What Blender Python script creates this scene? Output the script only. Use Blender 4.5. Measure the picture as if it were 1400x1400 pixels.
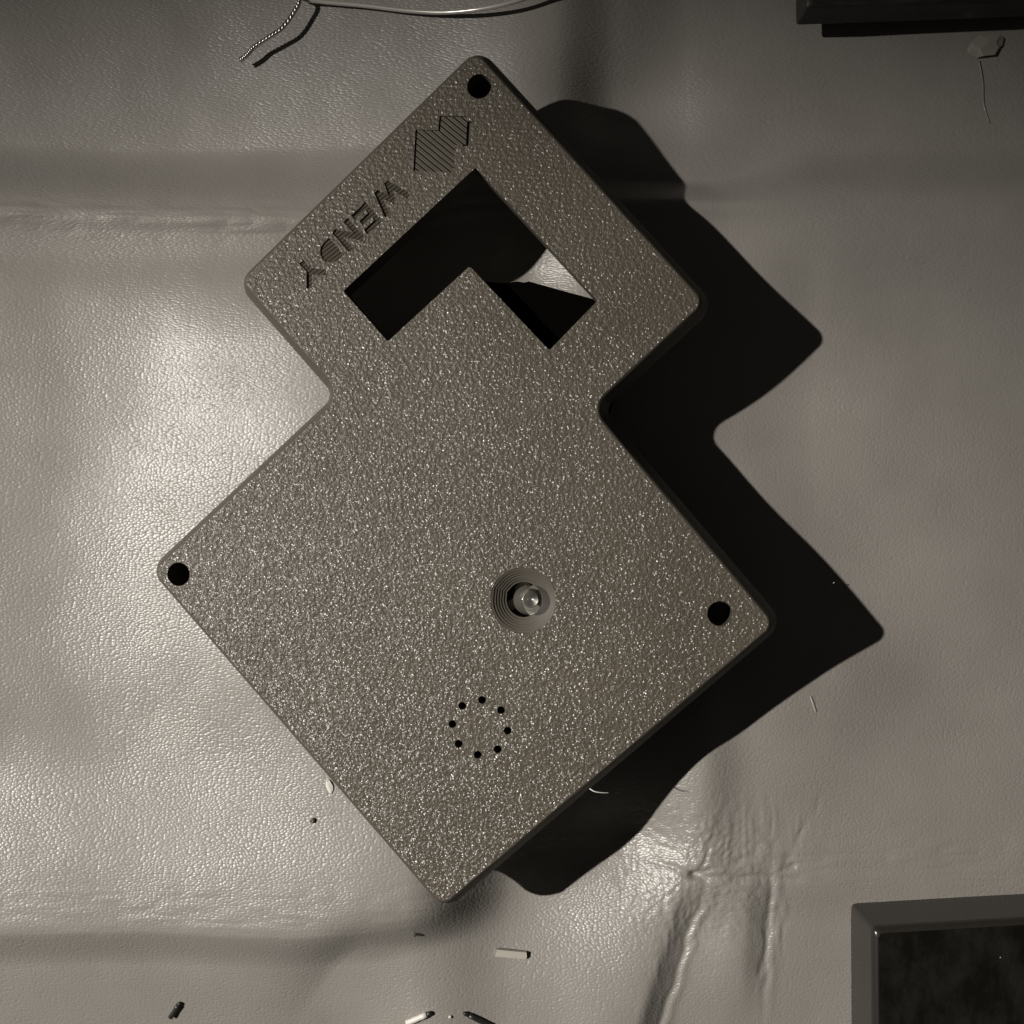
import bpy, bmesh, math, random
import numpy as np
from mathutils import Vector, Matrix
random.seed(7); rng = np.random.default_rng(7)
S = bpy.context.scene; C = S.collection
for o in list(bpy.data.objects): bpy.data.objects.remove(o)

# ---------------------------------------------------------------- camera, world, lamp, exposure
# one unit = 100 photograph pixels at the table = about 12.8 mm
S.unit_settings.system = 'METRIC'; S.unit_settings.scale_length = 0.0128
D = 16.0
cam = bpy.data.cameras.new('camera'); cam.sensor_width = 36; cam.lens = 36*D/14.0
cam.clip_start = 0.1; cam.clip_end = 300
camo = bpy.data.objects.new('camera', cam); C.objects.link(camo); camo.location = (0, 0, D)
S.camera = camo
S.view_settings.view_transform = 'Standard'; S.view_settings.look = 'None'
S.view_settings.exposure = 0; S.view_settings.gamma = 1

W = bpy.data.worlds.new('World'); S.world = W; W.use_nodes = True
bg = W.node_tree.nodes['Background']; bg.inputs[0].default_value = (1, .93, .84, 1); bg.inputs[1].default_value = 0.02

LAMP = Vector((-45.3, 6.56, 46.5))
ld = bpy.data.lights.new('desk_lamp', 'SPOT'); ld.energy = 252000; ld.color = (1, .955, .885)
ld.shadow_soft_size = 0.42; ld.spot_size = math.radians(30.5); ld.spot_blend = 1.0
lo = bpy.data.objects.new('desk_lamp', ld); C.objects.link(lo); lo.location = LAMP
lo.rotation_euler = (Vector((-2.6, -6.6, 0)) - LAMP).to_track_quat('-Z', 'Y').to_euler()

# ---------------------------------------------------------------- helpers
def gp(px, py, z=0.0):
    """photograph pixel -> point at height z"""
    k = (D - z)/D/100.0
    return Vector(((px-700)*k, (700-py)*k, z))

def obj(name, mesh, mat=None, parent=None):
    o = bpy.data.objects.new(name, mesh); C.objects.link(o)
    if mat is not None:
        for m in (mat if isinstance(mat, (list, tuple)) else [mat]): mesh.materials.append(m)
    if parent is not None: o.parent = parent
    return o

def bm_mesh(bm, name, smooth=False):
    bmesh.ops.recalc_face_normals(bm, faces=bm.faces)
    me = bpy.data.meshes.new(name); bm.to_mesh(me); bm.free()
    if smooth:
        for p in me.polygons: p.use_smooth = True
    return me

def empty(name, mat4=None):
    o = bpy.data.objects.new(name, None); C.objects.link(o); o.empty_display_size = .2
    if mat4 is not None: o.matrix_world = mat4
    return o

def tag(o, label, cat, group=None):
    o['label'] = label; o['category'] = cat
    if group: o['group'] = group
    return o

def nmat(name):
    m = bpy.data.materials.new(name); m.use_nodes = True
    nt = m.node_tree; b = nt.nodes['Principled BSDF']
    return m, nt, b
def N(nt, t, **kw):
    n = nt.nodes.new(t)
    for k, v in kw.items():
        if k in n.inputs: n.inputs[k].default_value = v
        else: setattr(n, k, v)
    return n
def mth(nt, op, a, b=None, c=None):
    n = nt.nodes.new('ShaderNodeMath'); n.operation = op
    for i, x in enumerate((a, b, c)):
        if x is None: continue
        if isinstance(x, (int, float)): n.inputs[i].default_value = x
        else: nt.links.new(x, n.inputs[i])
    return n.outputs[0]
def mapping(nt, scale=(1,1,1), rot=(0,0,0)):
    tc = nt.nodes.new('ShaderNodeTexCoord'); mp = nt.nodes.new('ShaderNodeMapping')
    mp.inputs['Scale'].default_value = scale; mp.inputs['Rotation'].default_value = rot
    nt.links.new(tc.outputs['Object'], mp.inputs['Vector']); return mp.outputs[0]
def ramp(nt, fac, stops):
    r = nt.nodes.new('ShaderNodeValToRGB'); e = r.color_ramp.elements
    while len(e) < len(stops): e.new(.5)
    for el, (p, c) in zip(e, stops): el.position = p; el.color = (*c, 1)
    nt.links.new(fac, r.inputs[0]); return r.outputs[0]
def simple(name, col, rough=.5, spec=.5, metal=0.0):
    m, nt, b = nmat(name); b.inputs['Base Color'].default_value = (*col, 1)
    b.inputs['Roughness'].default_value = rough; b.inputs['Specular IOR Level'].default_value = spec
    b.inputs['Metallic'].default_value = metal; return m

# ---------------------------------------------------------------- materials
def leather_material():
    m, nt, b = nmat('grey_leatherette'); L = nt.links.new
    base = mapping(nt)
    warp = N(nt, 'ShaderNodeTexNoise', Scale=1.3, Detail=1.0); L(base, warp.inputs['Vector'])
    wv = N(nt, 'ShaderNodeVectorMath', operation='MULTIPLY_ADD'); L(warp.outputs['Color'], wv.inputs[0])
    wv.inputs[1].default_value = (.22, .22, 0); L(base, wv.inputs[2])
    def cells(rot, sc):
        mp = N(nt, 'ShaderNodeMapping'); mp.inputs['Rotation'].default_value = (0, 0, rot); mp.inputs['Scale'].default_value = sc
        L(wv.outputs[0], mp.inputs['Vector'])
        v = N(nt, 'ShaderNodeTexVoronoi', feature='F1', voronoi_dimensions='2D', Scale=1.0, Randomness=.85)
        L(mp.outputs[0], v.inputs['Vector'])
        return mth(nt, 'MULTIPLY', v.outputs['Distance'], v.outputs['Distance'])
    ca = cells(.05, (21, 34, 1)); cb = cells(.98, (15, 46, 1))
    big = N(nt, 'ShaderNodeTexNoise', Scale=.42, Detail=1.0); L(base, big.inputs['Vector'])
    sep = N(nt, 'ShaderNodeSeparateXYZ'); L(base, sep.inputs[0])
    f = mth(nt, 'MULTIPLY_ADD', sep.outputs['Y'], .17, mth(nt, 'MULTIPLY_ADD', big.outputs['Fac'], 1.8, -.85))
    fc = N(nt, 'ShaderNodeClamp'); L(f, fc.inputs[0])
    mx = N(nt, 'ShaderNodeMix'); L(fc.outputs[0], mx.inputs[0]); L(ca, mx.inputs[2]); L(cb, mx.inputs[3])
    fine = N(nt, 'ShaderNodeTexNoise', Scale=30.0, Detail=1.0); L(base, fine.inputs['Vector'])
    # the emboss is deeper in some places than in others
    dep = N(nt, 'ShaderNodeTexNoise', Scale=.8, Detail=2.0); L(base, dep.inputs['Vector'])
    h = mth(nt, 'MULTIPLY_ADD', fine.outputs['Fac'], .30, mth(nt, 'MULTIPLY', mx.outputs[0], -1.0))
    h = mth(nt, 'MULTIPLY', h, mth(nt, 'MULTIPLY_ADD', dep.outputs['Fac'], 1.2, .35))
    bp = N(nt, 'ShaderNodeBump', Strength=.4, Distance=.012); L(h, bp.inputs['Height'])
    L(bp.outputs[0], b.inputs['Normal'])
    bc = N(nt, 'ShaderNodeBump', Strength=.40, Distance=.020); L(h, bc.inputs['Height'])
    L(bc.outputs[0], b.inputs['Coat Normal'])
    b.inputs['Coat Weight'].default_value = .70; b.inputs['Coat Roughness'].default_value = .36; b.inputs['Coat IOR'].default_value = 1.55
    st = N(nt, 'ShaderNodeTexNoise', Scale=1.1, Detail=5.0, Roughness=.62); L(base, st.inputs['Vector'])
    L(ramp(nt, st.outputs['Fac'], [(.3, (.232, .216, .197)), (.7, (.255, .238, .218))]), b.inputs['Base Color'])
    L(ramp(nt, st.outputs['Fac'], [(.3, (.36,)*3), (.7, (.44,)*3)]), b.inputs['Roughness'])
    b.inputs['Specular IOR Level'].default_value = .2
    return m

def glitter_material():
    m, nt, b = nmat('textured_brown_print'); L = nt.links.new
    base = mapping(nt)
    n1 = N(nt, 'ShaderNodeTexNoise', Scale=24.0, Detail=1.0, Roughness=.6); L(base, n1.inputs['Vector'])
    n2 = N(nt, 'ShaderNodeTexNoise', Scale=.7, Detail=2.0); L(base, n2.inputs['Vector'])
    # faint diagonal raster left by the nozzle
    wv = N(nt, 'ShaderNodeTexWave', Scale=5.6, Distortion=.25); wv.bands_direction = 'X'
    wv.inputs['Detail'].default_value = 1.0
    L(mapping(nt, rot=(0, 0, math.radians(47))), wv.inputs['Vector'])
    h = mth(nt, 'MULTIPLY_ADD', wv.outputs['Fac'], .10, n1.outputs['Fac'])
    bp = N(nt, 'ShaderNodeBump', Strength=.45, Distance=.038); L(h, bp.inputs['Height'])
    L(bp.outputs[0], b.inputs['Normal'])
    # every grain of the moulded texture is a tiny facet with a tilt of its own
    vo = N(nt, 'ShaderNodeTexVoronoi', feature='F1', voronoi_dimensions='2D', Scale=62.0, Randomness=1.0); L(base, vo.inputs['Vector'])
    # bell-shaped spread of tilts, biased to put more glints low on the lid
    pk = N(nt, 'ShaderNodeVectorMath', operation='SCALE'); L(vo.outputs['Color'], pk.inputs[0]); pk.inputs['Scale'].default_value = 90.0
    gn = N(nt, 'ShaderNodeTexNoise', Scale=1.0, Detail=0.0); L(pk.outputs[0], gn.inputs['Vector'])
    of = N(nt, 'ShaderNodeVectorMath', operation='MULTIPLY_ADD'); L(gn.outputs['Color'], of.inputs[0])
    of.inputs[1].default_value = (1.35, 1.35, 0); of.inputs[2].default_value = (-.66, -.41, 0)
    ad = N(nt, 'ShaderNodeVectorMath', operation='ADD'); L(bp.outputs[0], ad.inputs[0]); L(of.outputs[0], ad.inputs[1])
    no = N(nt, 'ShaderNodeVectorMath', operation='NORMALIZE'); L(ad.outputs[0], no.inputs[0])
    L(no.outputs[0], b.inputs['Coat Normal'])
    b.inputs['Coat Weight'].default_value = .72; b.inputs['Coat Roughness'].default_value = .25; b.inputs['Coat IOR'].default_value = 1.42
    L(ramp(nt, n2.outputs['Fac'], [(.3, (.066, .055, .0405)), (.7, (.080, .067, .050))]), b.inputs['Base Color'])
    b.inputs['Roughness'].default_value = .5; b.inputs['Specular IOR Level'].default_value = .3
    return m

def print_side_material():
    m, nt, b = nmat('matte_print_layers'); L = nt.links.new
    base = mapping(nt, scale=(1, 1, 40))
    n1 = N(nt, 'ShaderNodeTexNoise', Scale=1.5, Detail=2.0); L(base, n1.inputs['Vector'])
    bp = N(nt, 'ShaderNodeBump', Strength=.5, Distance=.02); L(n1.outputs['Fac'], bp.inputs['Height'])
    L(bp.outputs[0], b.inputs['Normal'])
    b.inputs['Base Color'].default_value = (.072, .063, .050, 1); b.inputs['Roughness'].default_value = .55
    b.inputs['Specular IOR Level'].default_value = .3
    return m

def ribbed_material(rot, scale, name):
    m, nt, b = nmat(name); L = nt.links.new
    wv = N(nt, 'ShaderNodeTexWave', Scale=scale, Distortion=.6); wv.bands_direction = 'X'
    L(mapping(nt, rot=(0, 0, rot)), wv.inputs['Vector'])
    bp = N(nt, 'ShaderNodeBump', Strength=.8, Distance=.028); L(wv.outputs['Fac'], bp.inputs['Height'])
    L(bp.outputs[0], b.inputs['Normal'])
    b.inputs['Base Color'].default_value = (.068, .057, .043, 1); b.inputs['Roughness'].default_value = .33
    return m

def dusty_black(name, col, rough, sc):
    m, nt, b = nmat(name); L = nt.links.new
    n = N(nt, 'ShaderNodeTexNoise', Scale=3.0, Detail=6.0, Roughness=.7); L(mapping(nt, scale=sc), n.inputs['Vector'])
    v = N(nt, 'ShaderNodeTexVoronoi', Scale=5.5); L(mapping(nt), v.inputs['Vector'])
    speck = mth(nt, 'LESS_THAN', v.outputs['Distance'], .06)
    sepc = N(nt, 'ShaderNodeSeparateColor'); L(v.outputs['Color'], sepc.inputs[0])
    speck = mth(nt, 'MULTIPLY', speck, mth(nt, 'GREATER_THAN', sepc.outputs[0], .9))
    c1 = ramp(nt, n.outputs['Fac'], [(.40, col), (.72, tuple(2.4*x+.006 for x in col))])
    mx = N(nt, 'ShaderNodeMix', data_type='RGBA'); L(speck, mx.inputs[0]); L(c1, mx.inputs[6]); mx.inputs[7].default_value = (.5, .48, .44, 1)
    L(mx.outputs[2], b.inputs['Base Color'])
    b.inputs['Roughness'].default_value = rough; b.inputs['Specular IOR Level'].default_value = .35
    return m

M_cloth = leather_material(); M_top = glitter_material(); M_side = print_side_material()
M_floor = ribbed_material(math.radians(6), 7.0, 'ribbed_engraving'); M_logo = ribbed_material(math.radians(82), 5.2, 'ribbed_logo')
M_black = simple('block_shade_black', (.0022, .002, .0018), 1.0, .0)  # near black, so the added block reads like the shade around it
M_boxside = simple('box_side_plastic', (.022, .0195, .0165), .26, .5)
M_boxtop = dusty_black('dusty_glossy_top', (.006, .0056, .0046), .22, (.9, .5, 1))
M_box2 = dusty_black('dull_black_plastic', (.015, .013, .011), .5, (.6, 3, 3))
M_silver = simple('tinned_wire', (.50, .48, .44), .22, 1.0, .2)
M_strand = simple('tinned_strand', (.55, .53, .48), .28, .5, 1.0)
M_white = simple('white_insulation', (.62, .60, .55), .45)
M_dark = simple('dark_insulation', (.02, .018, .016), .4)
M_pale = simple('pale_plastic', (.40, .38, .33), .4)
M_cup = simple('dull_lead_metal', (.26, .25, .22), .35, .5, 1.0)
M_crumb = simple('grey_crumb', (.10, .095, .085), .6)

def clear_material(name, rough, col, trans=1.0):
    m, nt, b = nmat(name); b.inputs['Base Color'].default_value = (*col, 1); b.inputs['Roughness'].default_value = rough
    b.inputs['Transmission Weight'].default_value = trans; b.inputs['IOR'].default_value = 1.5; return m
def epoxy_material():
    m, nt, b = nmat('clear_epoxy'); b.inputs['Base Color'].default_value = (.20, .19, .165, 1); b.inputs['Roughness'].default_value = .06
    b.inputs['Specular IOR Level'].default_value = 1.0; b.inputs['Alpha'].default_value = .33
    return m
M_epoxy = epoxy_material()
M_film = clear_material('cloudy_plastic', .22, (.40, .375, .33), .35)

# ---------------------------------------------------------------- table cover
def sm(t): t = np.clip(t, 0, 1); return t*t*(3-2*t)
def ga(t): return np.exp(-t*t)
def vnoise(x, y, s, seed):
    r = np.random.default_rng(seed); G = r.random((160, 160))
    u = x/s + 60; v = y/s + 60
    i = np.floor(u).astype(int); j = np.floor(v).astype(int); a = sm(u-i); b = sm(v-j); i %= 159; j %= 159
    return (G[i, j]*(1-a)+G[i+1, j]*a)*(1-b)+(G[i, j+1]*(1-a)+G[i+1, j+1]*a)*b - .5
def segdist(x, y, x0, y0, x1, y1):
    dx, dy = x1-x0, y1-y0; L2 = dx*dx+dy*dy
    t = np.clip(((x-x0)*dx+(y-y0)*dy)/L2, 0, 1)
    side = ((x-x0)*dy-(y-y0)*dx)/math.sqrt(L2)
    return np.hypot(x-x0-t*dx, y-y0-t*dy), t, side
def cloth_z(x, y):
    """height of the cover; x, y in photograph pixels measured on the table plane"""
    x = np.asarray(x, float); y = np.asarray(y, float)
    wob = 14*vnoise(x, y*.2, 190, 1)
    # step: the cover drops away beyond the upper fold
    n = 292 - 16*sm((x-420)/450) + wob
    amp = .68 - .47*sm((x-220)/500) + .14*sm((x-760)/90) - .12*sm((x-950)/420)
    wd = 112 - 68*sm((x-620)/180) + 46*sm((x-960)/160)
    z = -amp*(1-sm((y-(n-wd))/wd))
    z += .055*ga((y-n-5)/13)*(1-sm((x-900)/300))
    z -= .06*ga((y-(n+55))/36)*(1-sm((x-380)/220))
    # upright ridge between the lid's top corner and the black box
    rx = 756 + .10*(y-60)
    z += (.34-.10*(1-sm((y+40)/140)))*np.where(x < rx, ga((x-rx)/110), ga((x-rx)/95))*(1-sm((y-165)/110))
    z -= .16*sm((x-840)/110)*(1-sm((y-170)/110))
    # broad swell under the lid
    A = .41 - .17*sm((y-850)/300)
    xs = x - 105*sm((y-880)/250)
    z += A*sm((xs-70)/420)*(1-sm((xs-480)/140))*sm((y-310)/170)*(1-sm((y-1235+20*sm((x-400)/130))/(240-165*sm((x-330)/170))))
    z += .36*ga((x+130)/200)*(1-.75*sm((y-930)/150))
    z -= .0*ga(np.hypot((x-690)/55, (y-402)/45))
    # lower fold: slow rise to a ridge, quick fall after it
    rl = 1248 - 58*sm((x-470)/330) + .6*wob
    k = .42 - .36*sm((x-560)/140) + .08*sm((x-900)/100)
    z += k*np.where(y < rl, ga((y-rl)/175), 1.0)
    z -= (.45*k+.02)*np.where(y < rl, 0, sm((y-rl-1)/70))
    z -= .27*np.clip(y-rl-15, 0, 400)/100*(1-sm((x-440)/200))
    # pucker with folds radiating from it
    def fold(x0, y0, x1, y1, amp, wl, wr, g):
        d, t, sd = segdist(x, y, x0, y0, x1, y1)
        L_ = math.hypot(x1-x0, y1-y0); al = ((x-x0)*(x1-x0)+(y-y0)*(y1-y0))/L_
        env = sm((al+30)/110.)*(1-sm((al-L_+70)/130.))
        return env*(amp*np.where(sd > 0, ga(sd/wr), ga(sd/wl)) - g*ga((sd-wr*1.5+7*vnoise(al*1.0, sd*0, 23, 21))/4.5)+.6*g*ga((sd-wr*1.5-9+6*vnoise(al, sd*0, 17, 22))/5.))
    z += fold(932, 1180, 838, 1480, .20, 110., 25., .019)
    z += fold(1016, 1170, 1008, 1360, .10, 48., 24., .018)
    z += fold(962, 900, 944, 1225, .17, 62., 40., .0)
    z -= .09*ga(np.hypot((x-850)/60., (y-1140)/50.))
    z += .08*ga(np.hypot((x-960)/60., (y-597)/60.))
    z -= .11*sm((x-1010)/110)*(1-sm((y-930)/150))*sm((y-300)/100)
    z -= .022*ga(np.hypot((x-945)/16., (y-1193)/9.))
    z -= .018*ga((y-1192-.04*(x-945))/5.)*sm((x-930)/20.)*(1-sm((x-1075)/30.))
    def groove(pts, dep, wdt):
        out = 0
        for (xa, ya), (xb, yb) in zip(pts[:-1], pts[1:]):
            d, t, sd = segdist(x, y, xa, ya, xb, yb)
            out = np.minimum(out, -dep*np.clip(.55+1.5*vnoise(x, y, 24, 33), .05, 1.3)*ga((d+5*vnoise(x, y, 12, 31))/wdt))
        return out
    for pts_, dp_, w_ in (([(946,1193),(972,1181),(1010,1172)], .030, 4.2), ([(946,1193),(922,1184),(890,1180)], .026, 4.2),
                          ([(948,1192),(962,1172),(970,1140)], .024, 4.0), ([(946,1194),(985,1198),(1050,1192),(1082,1180)], .026, 4.5),
                          ([(1064,1186),(1080,1158),(1088,1140),(1106,1112),(1116,1088)], .016, 3.6), ([(1052,1196),(1053,1240),(1046,1290),(1038,1330)], .022, 4.0),
                          ([(975,1200),(982,1250),(985,1310)], .012, 4.0)):
        z = z + groove(pts_, dp_, w_)
    # short wrinkles that run out of the pucker and along the ridges
    r = np.hypot(x-947, y-1192); th = np.arctan2(y-1192, x-947)
    wr = np.abs(vnoise(th*130, r, 9.5, 3))*2-.5
    z += .020*wr*ga((r-45)/60.)*sm(r/18.)
    wr2 = np.abs(vnoise(x*.22, y, 9, 5))*2-.5
    z += .012*wr2*(ga((y-rl+18)/34.)+1.7*ga((y-n-4)/26.)*(1-sm((x-500)/300)))
    wr3 = np.abs(vnoise(x, y*.2, 8, 8))*2-.5
    z += .022*wr3*(ga((x-905-.28*(1290-y))/16.)*ga((y-1290)/100.)+ga((x-1060)/16.)*ga((y-1250)/60.)+.8*ga((x-1020)/70.)*ga((y-1140)/45.))
    z += .05*vnoise(x, y, 260, 11)+.012*vnoise(x, y, 70, 12)
    # slow sags of the loose cover, read off from how the lid's shadow bends over it
    for cx_, cy_, a_, s_ in SAGS: z = z + a_*ga(np.hypot(x-cx_, y-cy_)/s_)
    return z
SAGS = [(858, 129, -0.174, 85), (878, 139, -0.137, 85), (897, 171, -0.025, 85), (919, 223, 0.110, 85), (937, 267, 0.026, 85), (965, 300, -0.048, 115), (1001, 334, -0.054, 115), (1060, 398, 0.073, 115), (1105, 445, 0.072, 115), (752, 137, -0.048, 75), (803, 127, -0.166, 75), (1107, 496, -0.057, 115), (1045, 543, -0.149, 115), (993, 577, -0.085, 115), (1040, 680, 0.079, 115), (1102, 742, 0.023, 115), (1165, 801, -0.099, 115), (1202, 837, -0.074, 115), (1186, 874, 0.088, 115), (1114, 917, 0.233, 115), (1045, 971, 0.062, 115), (980, 1012, 0.025, 115), (941, 1044, 0.048, 115), (878, 1145, -0.123, 95), (843, 1177, -0.159, 95), (791, 1207, -0.094, 95), (695, 1202, -0.163, 95), (712, 1221, -0.143, 95), (749, 337, -0.024, 60), (736, 351, -0.061, 60), (720, 366, -0.114, 60), (706, 381, -0.148, 60)]
def ground(px, py, dz=0.0):
    """point on the cover that shows at this pixel"""
    z = 0.0
    for _ in range(12):
        p = gp(px, py, z); z = float(cloth_z(700+100*p.x, 700-100*p.y))+dz
    return gp(px, py, z)

ax = np.concatenate([np.linspace(-12.5, -7.4, 40)[:-1], np.arange(-7.4, 7.4, .024), np.linspace(7.4, 12.5, 40)])
nx = len(ax); XX, YY = np.meshgrid(ax, ax, indexing='ij')
ZZ = cloth_z(700+100*XX, 700-100*YY)
co = np.stack([XX, YY, ZZ], -1).reshape(-1, 3)
idx = np.arange(nx*nx).reshape(nx, nx)
q = np.stack([idx[:-1, :-1], idx[1:, :-1], idx[1:, 1:], idx[:-1, 1:]], -1).reshape(-1, 4)
me = bpy.data.meshes.new('table_cover')
me.vertices.add(len(co)); me.vertices.foreach_set('co', co.ravel())
me.loops.add(q.size); me.loops.foreach_set('vertex_index', q.ravel().astype(np.int32))
me.polygons.add(len(q)); me.polygons.foreach_set('loop_start', np.arange(0, q.size, 4, dtype=np.int32))
me.polygons.foreach_set('use_smooth', np.ones(len(q), dtype=bool))
me.update(calc_edges=True)
o = obj('table_cover', me, M_cloth); o['kind'] = 'structure'

# ---------------------------------------------------------------- the printed lid
ang = math.radians(-48.346)
u = Vector((math.cos(ang), math.sin(ang), .064)).normalized()
v0 = Vector((-math.sin(ang), math.cos(ang), .100)); v = (v0-u*u.dot(v0)).normalized(); w = u.cross(v)
org = Vector((-.4457, -.2652, 1.25))
LM = Matrix(((u.x, v.x, w.x, org.x), (u.y, v.y, w.y, org.y), (u.z, v.z, w.z, org.z), (0, 0, 0, 1)))
TOP = .14; BOT = -.24                      # the lid's plane is w = 0
def uv(px, py, wz=TOP):
    """pixel -> lid coordinates on the plane w = wz"""
    d = Vector(((px-700)/100, (700-py)/100, -D)); c = Vector((0, 0, D))
    p0 = org+w*wz; t = (p0-c).dot(w)/d.dot(w); p = c+d*t-org
    return Vector((p.dot(u), p.dot(v)))
def lw(px, py, wz=TOP):
    p = uv(px, py, wz); return Vector((p.x, p.y, wz))

OUT = [uv(*p, -.11) for p in [(204,778),(609,1246),(1073,852),(825,560),(979,418),(655,64),(323,388),(457,541)]]
def outline(inset, seg=9):
    pts = []; n = len(OUT)
    for i in range(n):
        p, a, b = OUT[i], OUT[i-1], OUT[(i+1) % n]
        e1 = (p-a).normalized(); e2 = (b-p).normalized()
        cr = e1.x*e2.y-e1.y*e2.x; conv = cr > 0; rad = .25 if conv else .16
        n1 = Vector((-e1.y, e1.x)); n2 = Vector((-e2.y, e2.x))
        sg = 1 if conv else -1
        half = math.acos(max(-1, min(1, e1.dot(e2))))/2
        bis = (n1+n2).normalized()*sg
        c = p+bis*(rad/math.cos(half))
        r = rad-inset*sg
        a1 = math.atan2(-n1.y*sg, -n1.x*sg); a2 = math.atan2(-n2.y*sg, -n2.x*sg)
        da = (a2-a1+math.pi) % (2*math.pi)-math.pi
        for k in range(seg+1):
            t = a1+da*k/seg; pts.append((c.x+r*math.cos(t), c.y+r*math.sin(t)))
    return pts
bm = bmesh.new(); rings = []
prof = [(0.03, BOT), (0, BOT+.03), (0, -.13), (.020, -.06), (.085, .09), (.100, .118), (.126, TOP)]
for ins, zz in prof: rings.append([bm.verts.new((x, y, zz)) for x, y in outline(ins)])
nn = len(rings[0])
for a, b in zip(rings[:-1], rings[1:]):
    for i in range(nn):
        f = bm.faces.new((a[i], a[(i+1) % nn], b[(i+1) % nn], b[i])); f.material_index = 1
bm.faces.new(rings[0][::-1]).material_index = 1
bm.faces.new(rings[-1]).material_index = 0
panel = obj('panel', bm_mesh(bm, 'panel'), [M_top, M_side])

def prism(poly, z0, z1, mat_index=1):
    bm = bmesh.new()
    a = [bm.verts.new((x, y, z0)) for x, y in poly]; b = [bm.verts.new((x, y, z1)) for x, y in poly]
    n = len(poly)
    bm.faces.new(a); bm.faces.new(b)
    for i in range(n): bm.faces.new((a[i], a[(i+1) % n], b[(i+1) % n], b[i]))
    bmesh.ops.recalc_face_normals(bm, faces=bm.faces)
    for f in bm.faces: f.material_index = mat_index
    return bm
def circ(c, r, n=28): return [(c.x+r*math.cos(2*math.pi*i/n), c.y+r*math.sin(2*math.pi*i/n)) for i in range(n)]
def rounded(poly, r=.03, seg=3):
    pts = []; n = len(poly)
    for i in range(n):
        p, a, b = poly[i], poly[i-1], poly[(i+1) % n]
        p1 = p+(a-p).normalized()*r; p2 = p+(b-p).normalized()*r
        for k in range(seg+1):
            t = k/seg; q = p1.lerp(p, t).lerp(p.lerp(p2, t), t); pts.append((q.x, q.y))
    return pts
cutters = []
def cutter(bm):
    me = bpy.data.meshes.new('cut'); bm.to_mesh(me); bm.free()
    me.materials.append(M_top); me.materials.append(M_side)
    o = bpy.data.objects.new('cut', me); C.objects.link(o); cutters.append(o)
WIN = [uv(*p) for p in [(650,229),(817,411),(751,479),(642,364),(530,467),(469,398)]]
cutter(prism(rounded(WIN), BOT-.2, TOP+.2))
HOLES = [(655,118),(244,785),(984,839)]
for h in HOLES: cutter(prism(circ(uv(*h), .152), BOT-.2, TOP+.2))
SPK = uv(656, 994)
for p in [(632,965),(659,957),(685,971),(694,999),(680.5,1024.5),(653,1032),(627,1017),(618.5,990)]:
    cutter(prism(circ(uv(*p), .050, 14), BOT-.2, TOP+.2))
# stepped funnel round the LED, every printed layer a ring
LC = uv(715, 821)
bm = bmesh.new(); rr = []; nseg = 72
steps = [(.415, TOP+.1), (.415, TOP+.001)]
r, zc = .412, TOP
for k in range(6):
    for t in (0, .25, .5, .75, 1.0): steps.append((r-.031*t+.007*math.sin(math.pi*t)-.004*t, zc-.014*t))
    steps.append((r-.027, zc-.022)); r -= .031; zc -= .022
steps.append((r-.004, BOT-.2))
for r_, z_ in steps:
    ring = []
    for i in range(nseg):
        a = 2*math.pi*i/nseg
        seam = .014*ga((((a-math.radians(205)+math.pi) % (2*math.pi))-math.pi)/.10)
        rr_ = r_+float(seam) if z_ < TOP and r_ > .2 else r_
        ring.append(bm.verts.new((LC.x+rr_*math.cos(a), LC.y+rr_*math.sin(a), z_)))
    rr.append(ring)
for a, b in zip(rr[:-1], rr[1:]):
    for i in range(nseg): bm.faces.new((a[i], a[(i+1) % nseg], b[(i+1) % nseg], b[i]))
bm.faces.new(rr[0]); bm.faces.new(rr[-1]); bmesh.ops.recalc_face_normals(bm, faces=bm.faces)
for f in bm.faces: f.material_index = 1
cutter(bm)

# engraving: the word and the outline of the lid itself
ENG = .028
b1 = uv(528.6, 251.8); b2 = uv(412.7, 359.9)
td = (b2-b1).normalized(); tu = Vector((-td.y, td.x))          # reading direction, letter up
if tu.dot(uv(650, 300)-b1) < 0: tu = -tu
LH = .285
def stroke(p, q, t=.070):
    p = Vector(p); q = Vector(q); d = (q-p).normalized()*t/2; nrm = Vector((-d.y, d.x))
    return [p-d*.6+nrm, p-d*.6-nrm, q+d*.6-nrm, q+d*.6+nrm]
def arc(cx, cy, rx, ry, a0, a1, n=8): return [Vector((cx+rx*math.cos(a0+(a1-a0)*i/n), cy+ry*math.sin(a0+(a1-a0)*i/n))) for i in range(n+1)]
h_ = LH
LET = {
 'W': [[(0,h_),(.09,0)],[(.09,0),(.175,h_*.72)],[(.175,h_*.72),(.26,0)],[(.26,0),(.35,h_)]],
 'E': [[(.02,0),(.02,h_)],[(.02,0.02),(.21,.02)],[(.02,h_/2),(.18,h_/2)],[(.02,h_-.02),(.21,h_-.02)]],
 'N': [[(.02,0),(.02,h_)],[(.02,h_),(.22,0)],[(.22,0),(.22,h_)]],
 'D': 'poly',
 'Y': [[(.13,0),(.13,h_*.48)],[(.13,h_*.48),(0,h_)],[(.13,h_*.48),(.26,h_)]],
}
letter_polys = {}
pos = {'W': .0, 'E': .46, 'N': .76, 'D': 1.085, 'Y': 1.42}
start = b1 - td*.10
for ch, x0 in pos.items():
    polys = []
    if LET[ch] == 'poly':
        polys = [[Vector((0, 0))]+arc(.09, h_/2, .15, h_/2, -math.pi/2, math.pi/2)+[Vector((0, h_))]]
    else:
        polys = [stroke(a, b) for a, b in LET[ch]]
    out = []
    for pl in polys:
        out.append([start+td*(x0+p.x)+tu*p.y for p in pl])
    letter_polys[ch] = out
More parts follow.
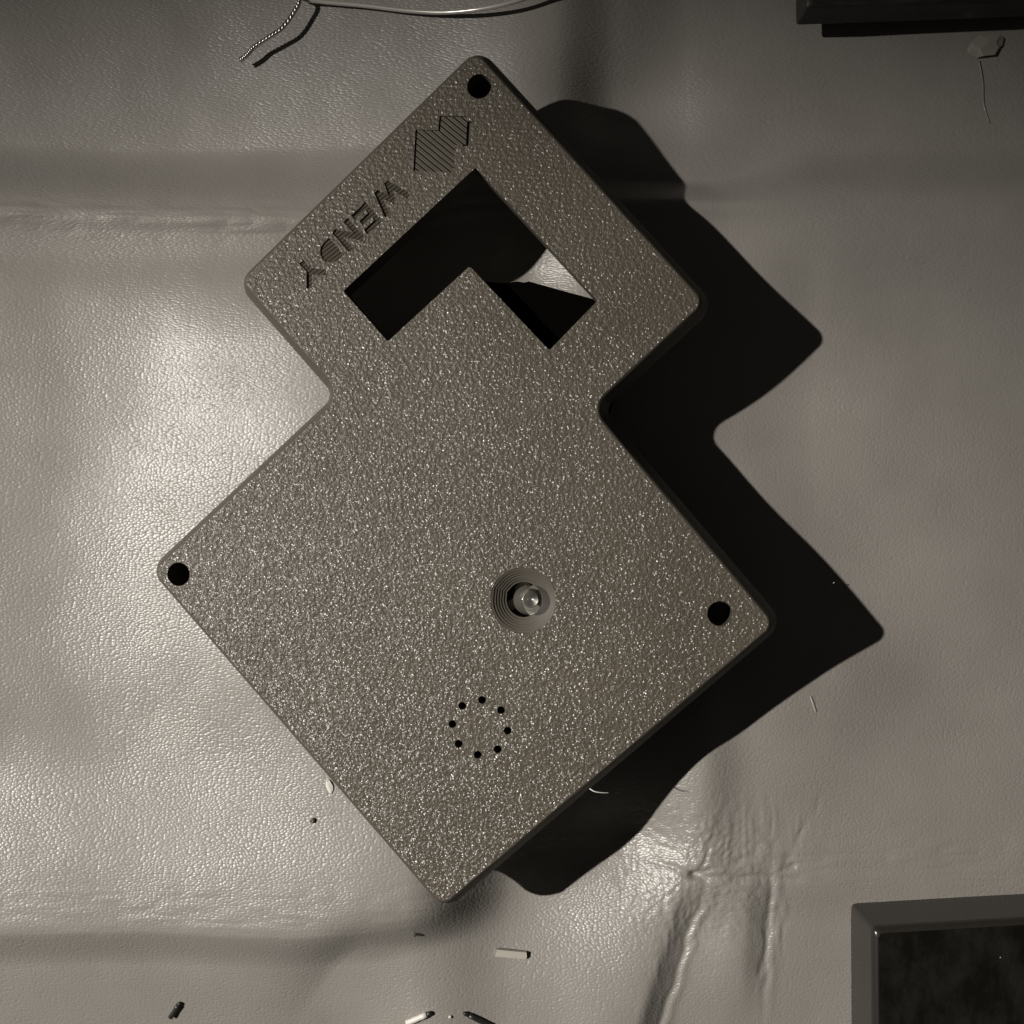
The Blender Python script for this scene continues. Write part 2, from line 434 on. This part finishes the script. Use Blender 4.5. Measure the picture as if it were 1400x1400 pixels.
for ch, polys in letter_polys.items():
    for i, pl in enumerate(polys): cutter(prism([(p.x, p.y) for p in pl], TOP-ENG-.003*i, TOP+.1))
LOGO = [uv(*p) for p in [(568,177),(599,178),(601,158.5),(639,159),(637,197),(622,199),(620,236),(565,234)]]
cutter(prism([(p.x, p.y) for p in LOGO], TOP-ENG, TOP+.1))
LOGO2 = [uv(*p) for p in [(637.5,166),(645,166),(642,200),(633,200),(629,193),(634.5,192)]]
cutter(prism([(p.x, p.y) for p in LOGO2], TOP-ENG-.03, TOP+.1))

for c in cutters:
    md = panel.modifiers.new('cut', 'BOOLEAN'); md.operation = 'DIFFERENCE'; md.object = c; md.solver = 'EXACT'
    dg = bpy.context.evaluated_depsgraph_get(); dg.update()
    nm = bpy.data.meshes.new_from_object(panel.evaluated_get(dg))
    panel.modifiers.clear(); panel.data = nm
for c in cutters: bpy.data.objects.remove(c)
panel.data.materials.clear(); panel.data.materials.append(M_top); panel.data.materials.append(M_side)
bm = bmesh.new(); bm.from_mesh(panel.data)
for f in bm.faces:
    f.smooth = False
    f.material_index = 0 if (f.normal.z > .999 and f.calc_center_median().z > TOP-.001) else 1
bm.to_mesh(panel.data); bm.free()
# shade the long fillet softly
for p in panel.data.polygons:
    if p.material_index == 1 and p.area > .0005 and .05 < p.normal.z < .99: p.use_smooth = True

lid = empty('enclosure_lid', LM)
tag(lid, 'sparkly grey-brown printed plastic lid with angular cutout, lying tilted on the grey cover', 'enclosure lid')
panel.parent = lid
panel['label'] = 'textured sparkling face of the lid with cutout and screw holes'
# ribbed floors of the engraving
def floor_part(name, polys, mat, label):
    bm = bmesh.new()
    for i, pl in enumerate(polys):
        z = TOP-ENG+.004-.003*i
        a = [bm.verts.new((p.x, p.y, z)) for p in pl]; b = [bm.verts.new((p.x, p.y, z-.012)) for p in pl]
        bm.faces.new(a); bm.faces.new(b); n = len(pl)
        for k in range(n): bm.faces.new((a[k], a[(k+1) % n], b[(k+1) % n], b[k]))
    o = obj(name, bm_mesh(bm, name), mat, lid); o['label'] = label
    return o
def shrink(pl, k=.004):
    c = sum(pl, Vector((0, 0)))/len(pl); return [p+(c-p).normalized()*k for p in pl]
for ch, polys in letter_polys.items():
    floor_part('engraved_letter', [shrink(p) for p in polys], M_floor, 'sunken letter %s of the engraved word' % ch)
floor_part('engraved_logo', [shrink(LOGO)], M_logo, 'sunken ribbed emblem shaped like the lid itself')

# guessed unseen sockets, added under the three corner holes to keep them dark
def socket(c):
    bm = bmesh.new(); n = 28
    prof = [(.152, BOT+.002), (.152, -.46), (0, -.46), None, (0, -.52), (.27, -.52), (.27, BOT+.002)]
    R = []
    for pr in prof:
        if pr is None: R.append(None); continue
        r_, z_ = pr
        R.append([bm.verts.new((c.x, c.y, z_))] if r_ == 0 else [bm.verts.new((c.x+r_*math.cos(2*math.pi*i/n), c.y+r_*math.sin(2*math.pi*i/n), z_)) for i in range(n)])
    for a, b in list(zip(R[:-1], R[1:]))+[(R[-1], R[0])]:
        if a is None or b is None: continue
        for i in range(n):
            j = (i+1) % n
            if len(a) == 1: bm.faces.new((a[0], b[j], b[i]))
            elif len(b) == 1: bm.faces.new((a[i], a[j], b[0]))
            else: bm.faces.new((a[i], a[j], b[j], b[i]))
    obj('added_socket', bm_mesh(bm, 'added_socket'), M_side, lid)
for h in HOLES: socket(uv(*h))

# LED in its funnel
def lathe(prof, c, n=40, smooth=True, name='lathe', flat_side=None):
    bm = bmesh.new(); R = []
    for r_, z_ in prof:
        if r_ < 1e-5: R.append([bm.verts.new((c[0], c[1], z_))]); continue
        ring = []
        for i in range(n):
            a = 2*math.pi*i/n; x, y = r_*math.cos(a), r_*math.sin(a)
            if flat_side is not None:
                dx, dy = flat_side; d = x*dx+y*dy
                lim = r_*.86
                if d > lim: x -= dx*(d-lim); y -= dy*(d-lim)
            ring.append(bm.verts.new((c[0]+x, c[1]+y, z_)))
        R.append(ring)
    for a, b in zip(R[:-1], R[1:]):
        for i in range(n):
            j = (i+1) % n
            if len(a) == 1: bm.faces.new((a[0], b[j], b[i]))
            elif len(b) == 1: bm.faces.new((a[i], a[j], b[0]))
            else: bm.faces.new((a[i], a[j], b[j], b[i]))
    if len(R[0]) > 1: bm.faces.new(R[0])
    if len(R[-1]) > 1: bm.faces.new(R[-1])
    return bm_mesh(bm, name, smooth)
led = empty('indicator_light'); led.parent = lid
led['label'] = 'clear round-headed light emitting diode standing in a ringed funnel'
LE = uv(721.5, 820); zb = -.20; LR = .183
prof = [(LR, zb)]+[(LR, zb+.34)]+[(LR*math.cos(t), zb+.34+LR*math.sin(t)) for t in np.linspace(.1, math.pi/2-.12, 12)]+[(0, zb+.34+LR)]
obj('lens', lathe(prof, LE, 48, True, 'lens'), M_epoxy, led)
obj('flange', lathe([(.20, zb-.14), (.235, zb-.12), (.235, zb-.02), (.19, zb-.015), (0, zb-.015)], LE, 40, False, 'flange', (-.7, -.7)), M_pale, led)
obj('reflector_cup', lathe([(.045, zb+.06), (.105, zb+.20), (.09, zb+.20), (.03, zb+.12), (0, zb+.12)], LE+Vector((.02, .01)), 24, True, 'reflector_cup'), M_cup, led)
def wedge(name, pts, z0, z1, mat, par):
    return obj(name, bm_mesh(prism(pts, z0, z1, 0), name), mat, par)
post = [(LE.x-.12, LE.y-.05), (LE.x-.05, LE.y-.08), (LE.x-.04, LE.y+.05), (LE.x-.11, LE.y+.06)]
wedge('lead_post', post, zb+.01, zb+.17, M_strand, led)
t0 = uv(699, 826, zb+.06)
tab = [(t0.x+a_, t0.y+b_) for a_, b_ in ((-.07, -.05), (.05, -.075), (.085, .03), (-.03, .085))]
wedge('tab', tab, zb-.02, zb+.06, M_pale, led)

# guessed prop under the lid, added black and shaped to darken part of the cutout
def plane_z(x, y, wz):
    p0 = org+w*wz; return p0.z-((x-p0.x)*w.x+(y-p0.y)*w.y)/w.z
blk = [(625,470),(650,383),(690,387),(708,388),(723,384),(814,409),(860,470),(800,690),(560,700),(600,470)]
bm = bmesh.new(); top = []; bot = []
for px, py in blk:
    q_ = org + u*uv(px, py, BOT).x + v*uv(px, py, BOT).y + w*(BOT-.003)
    top.append(bm.verts.new(q_)); bot.append(bm.verts.new((q_.x, q_.y, float(cloth_z(700+100*q_.x, 700-100*q_.y))-.02)))
bm.faces.new(top); bm.faces.new(bot[::-1])
for i in range(len(blk)): bm.faces.new((top[i], top[(i+1) % len(blk)], bot[(i+1) % len(blk)], bot[i]))
bmesh.ops.bevel(bm, geom=[e for e in bm.edges if all(v_ in top for v_ in e.verts)], offset=.03, segments=2, affect='EDGES')
tag(obj('added_block', bm_mesh(bm, 'added_block'), M_black), 'added black block under the lid, darkening the cutout beside its lit patch', 'block')

# ---------------------------------------------------------------- boxes at the frame's edge
def box(name, base, h, mats, rad=.06, top_inset=.0):
    """upright box on the cover; base = four table points counter-clockwise"""
    root = empty(name); c = sum(base, Vector((0, 0, 0)))/4
    root.location = (c.x, c.y, 0)
    zmin = min(p.z for p in base)
    pts = [Vector((p.x-c.x, p.y-c.y)) for p in base]
    P_ = rounded(pts, rad, 4); bm = bmesh.new()
    def ring(k, z): return [bm.verts.new((x-(k*(1 if x > 0 else -1)), y-(k*(1 if y > 0 else -1)), z)) for x, y in P_]
    R = [ring(.0, zmin-.02), ring(.0, zmin+h*.90), ring(.012, zmin+h*.945), ring(.036, zmin+h*.98), ring(.075, zmin+h)]
    n = len(P_)
    for a, b in zip(R[:-1], R[1:]):
        for i in range(n): bm.faces.new((a[i], a[(i+1) % n], b[(i+1) % n], b[i])).smooth = a is not R[0]
    bm.faces.new(R[0][::-1]); bm.faces.new(R[-1])
    obj('shell', bm_mesh(bm, 'shell'), mats[0], root)
    bm = bmesh.new(); a = [bm.verts.new((x-(.07 if x > 0 else -.07), y-(.07 if y > 0 else -.07), zmin+h-.02)) for x, y in P_]; b = [bm.verts.new((x-(.07 if x > 0 else -.07), y-(.07 if y > 0 else -.07), zmin+h+.006)) for x, y in P_]
    bm.faces.new(a); bm.faces.new(b)
    for i in range(n): bm.faces.new((a[i], a[(i+1) % n], b[(i+1) % n], b[i]))
    obj('top_panel', bm_mesh(bm, 'top_panel'), mats[1], root)
    return root
def gz(px, py, z): p = gp(px, py, z); return p
z0 = float(cloth_z(1200, 1260))
bx1 = [gz(1163, 1234, z0), gz(1168, 1900, z0), gz(1860, 1880, z0), gz(1850, 1194, z0)]
tag(box('glossy_box', bx1, .98, (M_boxside, M_boxtop), .07), 'dark box with dusty glossy top in the lower right corner', 'box')
z1 = float(cloth_z(1140, 20))+.46
bx2 = [gz(1086, -420, z1), gz(1089, 33, z1), gz(1800, 8, z1), gz(1800, -430, z1)]
db = tag(box('dull_box', bx2, .52, (M_box2, M_box2), .05), 'dull black box at the upper right edge casting a black shadow', 'box')
for px, py in ((1190, -90), (1700, -100), (1190, -330), (1700, -340)):
    bm = bmesh.new(); bmesh.ops.create_cone(bm, cap_ends=True, segments=20, radius1=.22, radius2=.26, depth=.62)
    q_ = gp(px, py, z1); f = obj('foot', bm_mesh(bm, 'foot'), M_dark, db); f.location = (q_.x-db.location.x, q_.y-db.location.y, z1-.30)

# ---------------------------------------------------------------- wires
def spline(pts, n):
    pts = [Vector(p) for p in pts]; P_ = [pts[0]*2-pts[1]]+pts+[pts[-1]*2-pts[-2]]; out = []
    for i in range(1, len(P_)-2):
        for k in range(n):
            t = k/n; a, b, c, d = P_[i-1:i+3]
            out.append(.5*((2*b)+(c-a)*t+(2*a-5*b+4*c-d)*t*t+(3*b-a-3*c+d)*t**3))
    out.append(pts[-1]); return out
def tube(path, rads, n=10, name='tube', cap=True, smooth=True):
    bm = bmesh.new(); R = []; up = Vector((0, 0, 1))
    for i, p in enumerate(path):
        t = (path[min(i+1, len(path)-1)]-path[max(i-1, 0)]).normalized()
        s = t.cross(up)
        s = s.normalized() if s.length > 1e-4 else Vector((1, 0, 0))
        b_ = s.cross(t); r_ = rads[i] if hasattr(rads, '__len__') else rads
        R.append([bm.verts.new(p+s*r_*math.cos(2*math.pi*k/n)+b_*r_*math.sin(2*math.pi*k/n)) for k in range(n)])
    for a, b in zip(R[:-1], R[1:]):
        for i in range(n): bm.faces.new((a[i], a[(i+1) % n], b[(i+1) % n], b[i]))
    bm.faces.new(R[0]); bm.faces.new(R[-1])
    return bm_mesh(bm, name, smooth)
def lift(pts): return [ground(px, py, h) for px, py, h in pts]
wire = empty('stripped_wire')
tag(wire, 'shiny silver wire with a twisted bare end curling in at the top edge', 'wire')
sheath = lift([(392,-14,.26),(412,-2,.16),(440,2.5,.11),(500,8,.10),(560,15,.11),(610,17,.15),(660,12,.22),(705,2,.24),(760,-18,.22)])
obj('sheath', tube(spline(sheath, 14), .030, 12, 'sheath'), M_silver, wire)
core = spline(lift([(394,-14,.26),(409,-1,.27),(401,18,.27),(385,39,.28),(366,52,.27),(347,65,.24),(338,75,.22),(328,83,.20)]), 22)
for s in range(3):
    pth = []
    for i, p in enumerate(core):
        t = (core[min(i+1, len(core)-1)]-core[max(i-1, 0)]).normalized(); a = t.cross(Vector((0, 0, 1))).normalized(); b_ = a.cross(t)
        f = i*.42+s*2*math.pi/3; rr_ = .016+.005*(i/len(core))
        pth.append(p+a*rr_*math.cos(f)+b_*rr_*math.sin(f))
    obj('strand', tube(pth, .0165, 6, 'strand'), M_strand, wire)

# ---------------------------------------------------------------- scraps lying about
def rod(name, a, b, r, mat, label, cat, tip=None, dz=None, n=10):
    """cut piece of wire lying on the cover"""
    root = empty(name); p = ground(*a, dz if dz is not None else r*.9); q_ = ground(*b, dz if dz is not None else r*.9)
    root.location = p; d = q_-p
    path = [d*t for t in np.linspace(0, 1, 7)]
    k = 5
    obj('insulation', tube(path[:k+1], [r*(1+.08*random.uniform(-1, 1)) for _ in range(k+1)], n, 'insulation'), mat, root)
    obj('cut_end', tube([d*.80, d*.9, d*.96, d*1.02], [r*.8, r*.75, r*.8, r*.45], n, 'cut_end'), tip or mat, root)
    return tag(root, label, cat)
rod('wire_clipping', (556,1399), (589,1385), .042, M_white, 'white wire clipping with a dark tip at the bottom edge', 'clipping', M_dark)
rod('wire_clipping', (676,1405), (634,1385), .036, M_dark, 'dark wire clipping at the bottom edge, right of the white one', 'clipping', M_dark)
rod('wire_sliver', (233,1391), (246,1371), .034, M_dark, 'short dark sliver lying alone near the lower left edge', 'sliver', M_dark)
def chunk(name, px, py, sx, sy, sz, rotz, mat, label, cat, seed=0, lumps=.25, dz=0.0, sub=2):
    r = random.Random(seed); bm = bmesh.new(); bmesh.ops.create_icosphere(bm, subdivisions=sub, radius=1)
    for v_ in bm.verts:
        k = 1+lumps*r.uniform(-1, 1); v_.co = Vector((v_.co.x*sx*k, v_.co.y*sy*k, max(v_.co.z, -.8)*sz*k))
    o = obj(name, bm_mesh(bm, name), mat); o.location = ground(px, py, sz*.75+dz); o.rotation_euler = (0, 0, rotz)
    return tag(o, label, cat)
# pale flat offcut
bm = bmesh.new(); prof = [(-.215, -.05), (.20, -.052), (.215, -.02), (.205, .045), (-.21, .05), (-.20, .01)]
a = [bm.verts.new((x, y, 0)) for x, y in prof]; b = [bm.verts.new((x, y+.004*random.uniform(-1, 1), .045+.015*random.random())) for x, y in prof]
bm.faces.new(a); bm.faces.new(b)
for i in range(6): bm.faces.new((a[i], a[(i+1) % 6], b[(i+1) % 6], b[i]))
oc = obj('plastic_offcut', bm_mesh(bm, 'plastic_offcut'), M_pale); oc.location = ground(699, 1303, .03); oc.rotation_euler = (0, 0, math.radians(-5))
tag(oc, 'pale flat strip of plastic lying below the lid\'s bottom corner', 'offcut')
chunk('crumb', 566, 1278, .035, .03, .035, .3, M_crumb, 'tiny grey crumb just below the lid\'s bottom corner', 'crumb', 1)
chunk('crumb', 427, 1122, .04, .032, .03, .8, M_crumb, 'small grey crumb on the bright cover left of the lid', 'crumb', 2)
chunk('paper_fleck', 451, 1076, .042, .10, .022, .35, M_white, 'bright white fleck beside the lid\'s lower left edge', 'fleck', 3, .18)
chunk('paper_speck', 615, 1390, .02, .02, .02, 0, M_white, 'white speck between the two wire clippings', 'speck', 4)
chunk('plastic_scrap', 1348, 62, .25, .16, .055, .2, M_film, 'crumpled clear plastic scrap below the dull black box', 'scrap', 9, .24, 0.0, 2)
tag(obj('clear_thread', tube(spline(lift([(1338,82,.03),(1343,110,.03),(1344,140,.035),(1352,168,.03)]), 8), [.0055*(1-.5*i/24) for i in range(25)], 8, 'clear_thread'), M_film),
    'faint clear strip trailing down from the plastic scrap', 'strip')
# stray fibres
f0 = org+u*uv(806,1078,0).x+v*uv(806,1078,0).y
fb = [f0, f0+Vector((.06, -.03, .03)), f0+Vector((.15, -.045, .03)), f0+Vector((.24, -.05, .02))]
tag(obj('plastic_string', tube(spline(fb, 6), [.009-.0003*i for i in range(19)], 6, 'plastic_string'), M_white),
    'pale plastic string sticking out from the lid\'s lower right edge', 'string')
g0 = ground(1131, 800, 0)
tag(obj('hair', tube(spline([g0, g0+Vector((.0, .01, .09)), g0+Vector((.02, .03, .17)), g0+Vector((.03, .05, .24))], 5), .006, 5, 'hair'), M_white),
    'short upright hair inside the shadow right of the lid', 'hair')
tag(obj('fibre', tube(spline(lift([(1108,952,.02),(1111,962,.03),(1115,973,.02)]), 6), .004, 5, 'fibre'), M_white),
    'fine pale fibre on the cover below the shadow\'s right corner', 'fibre')
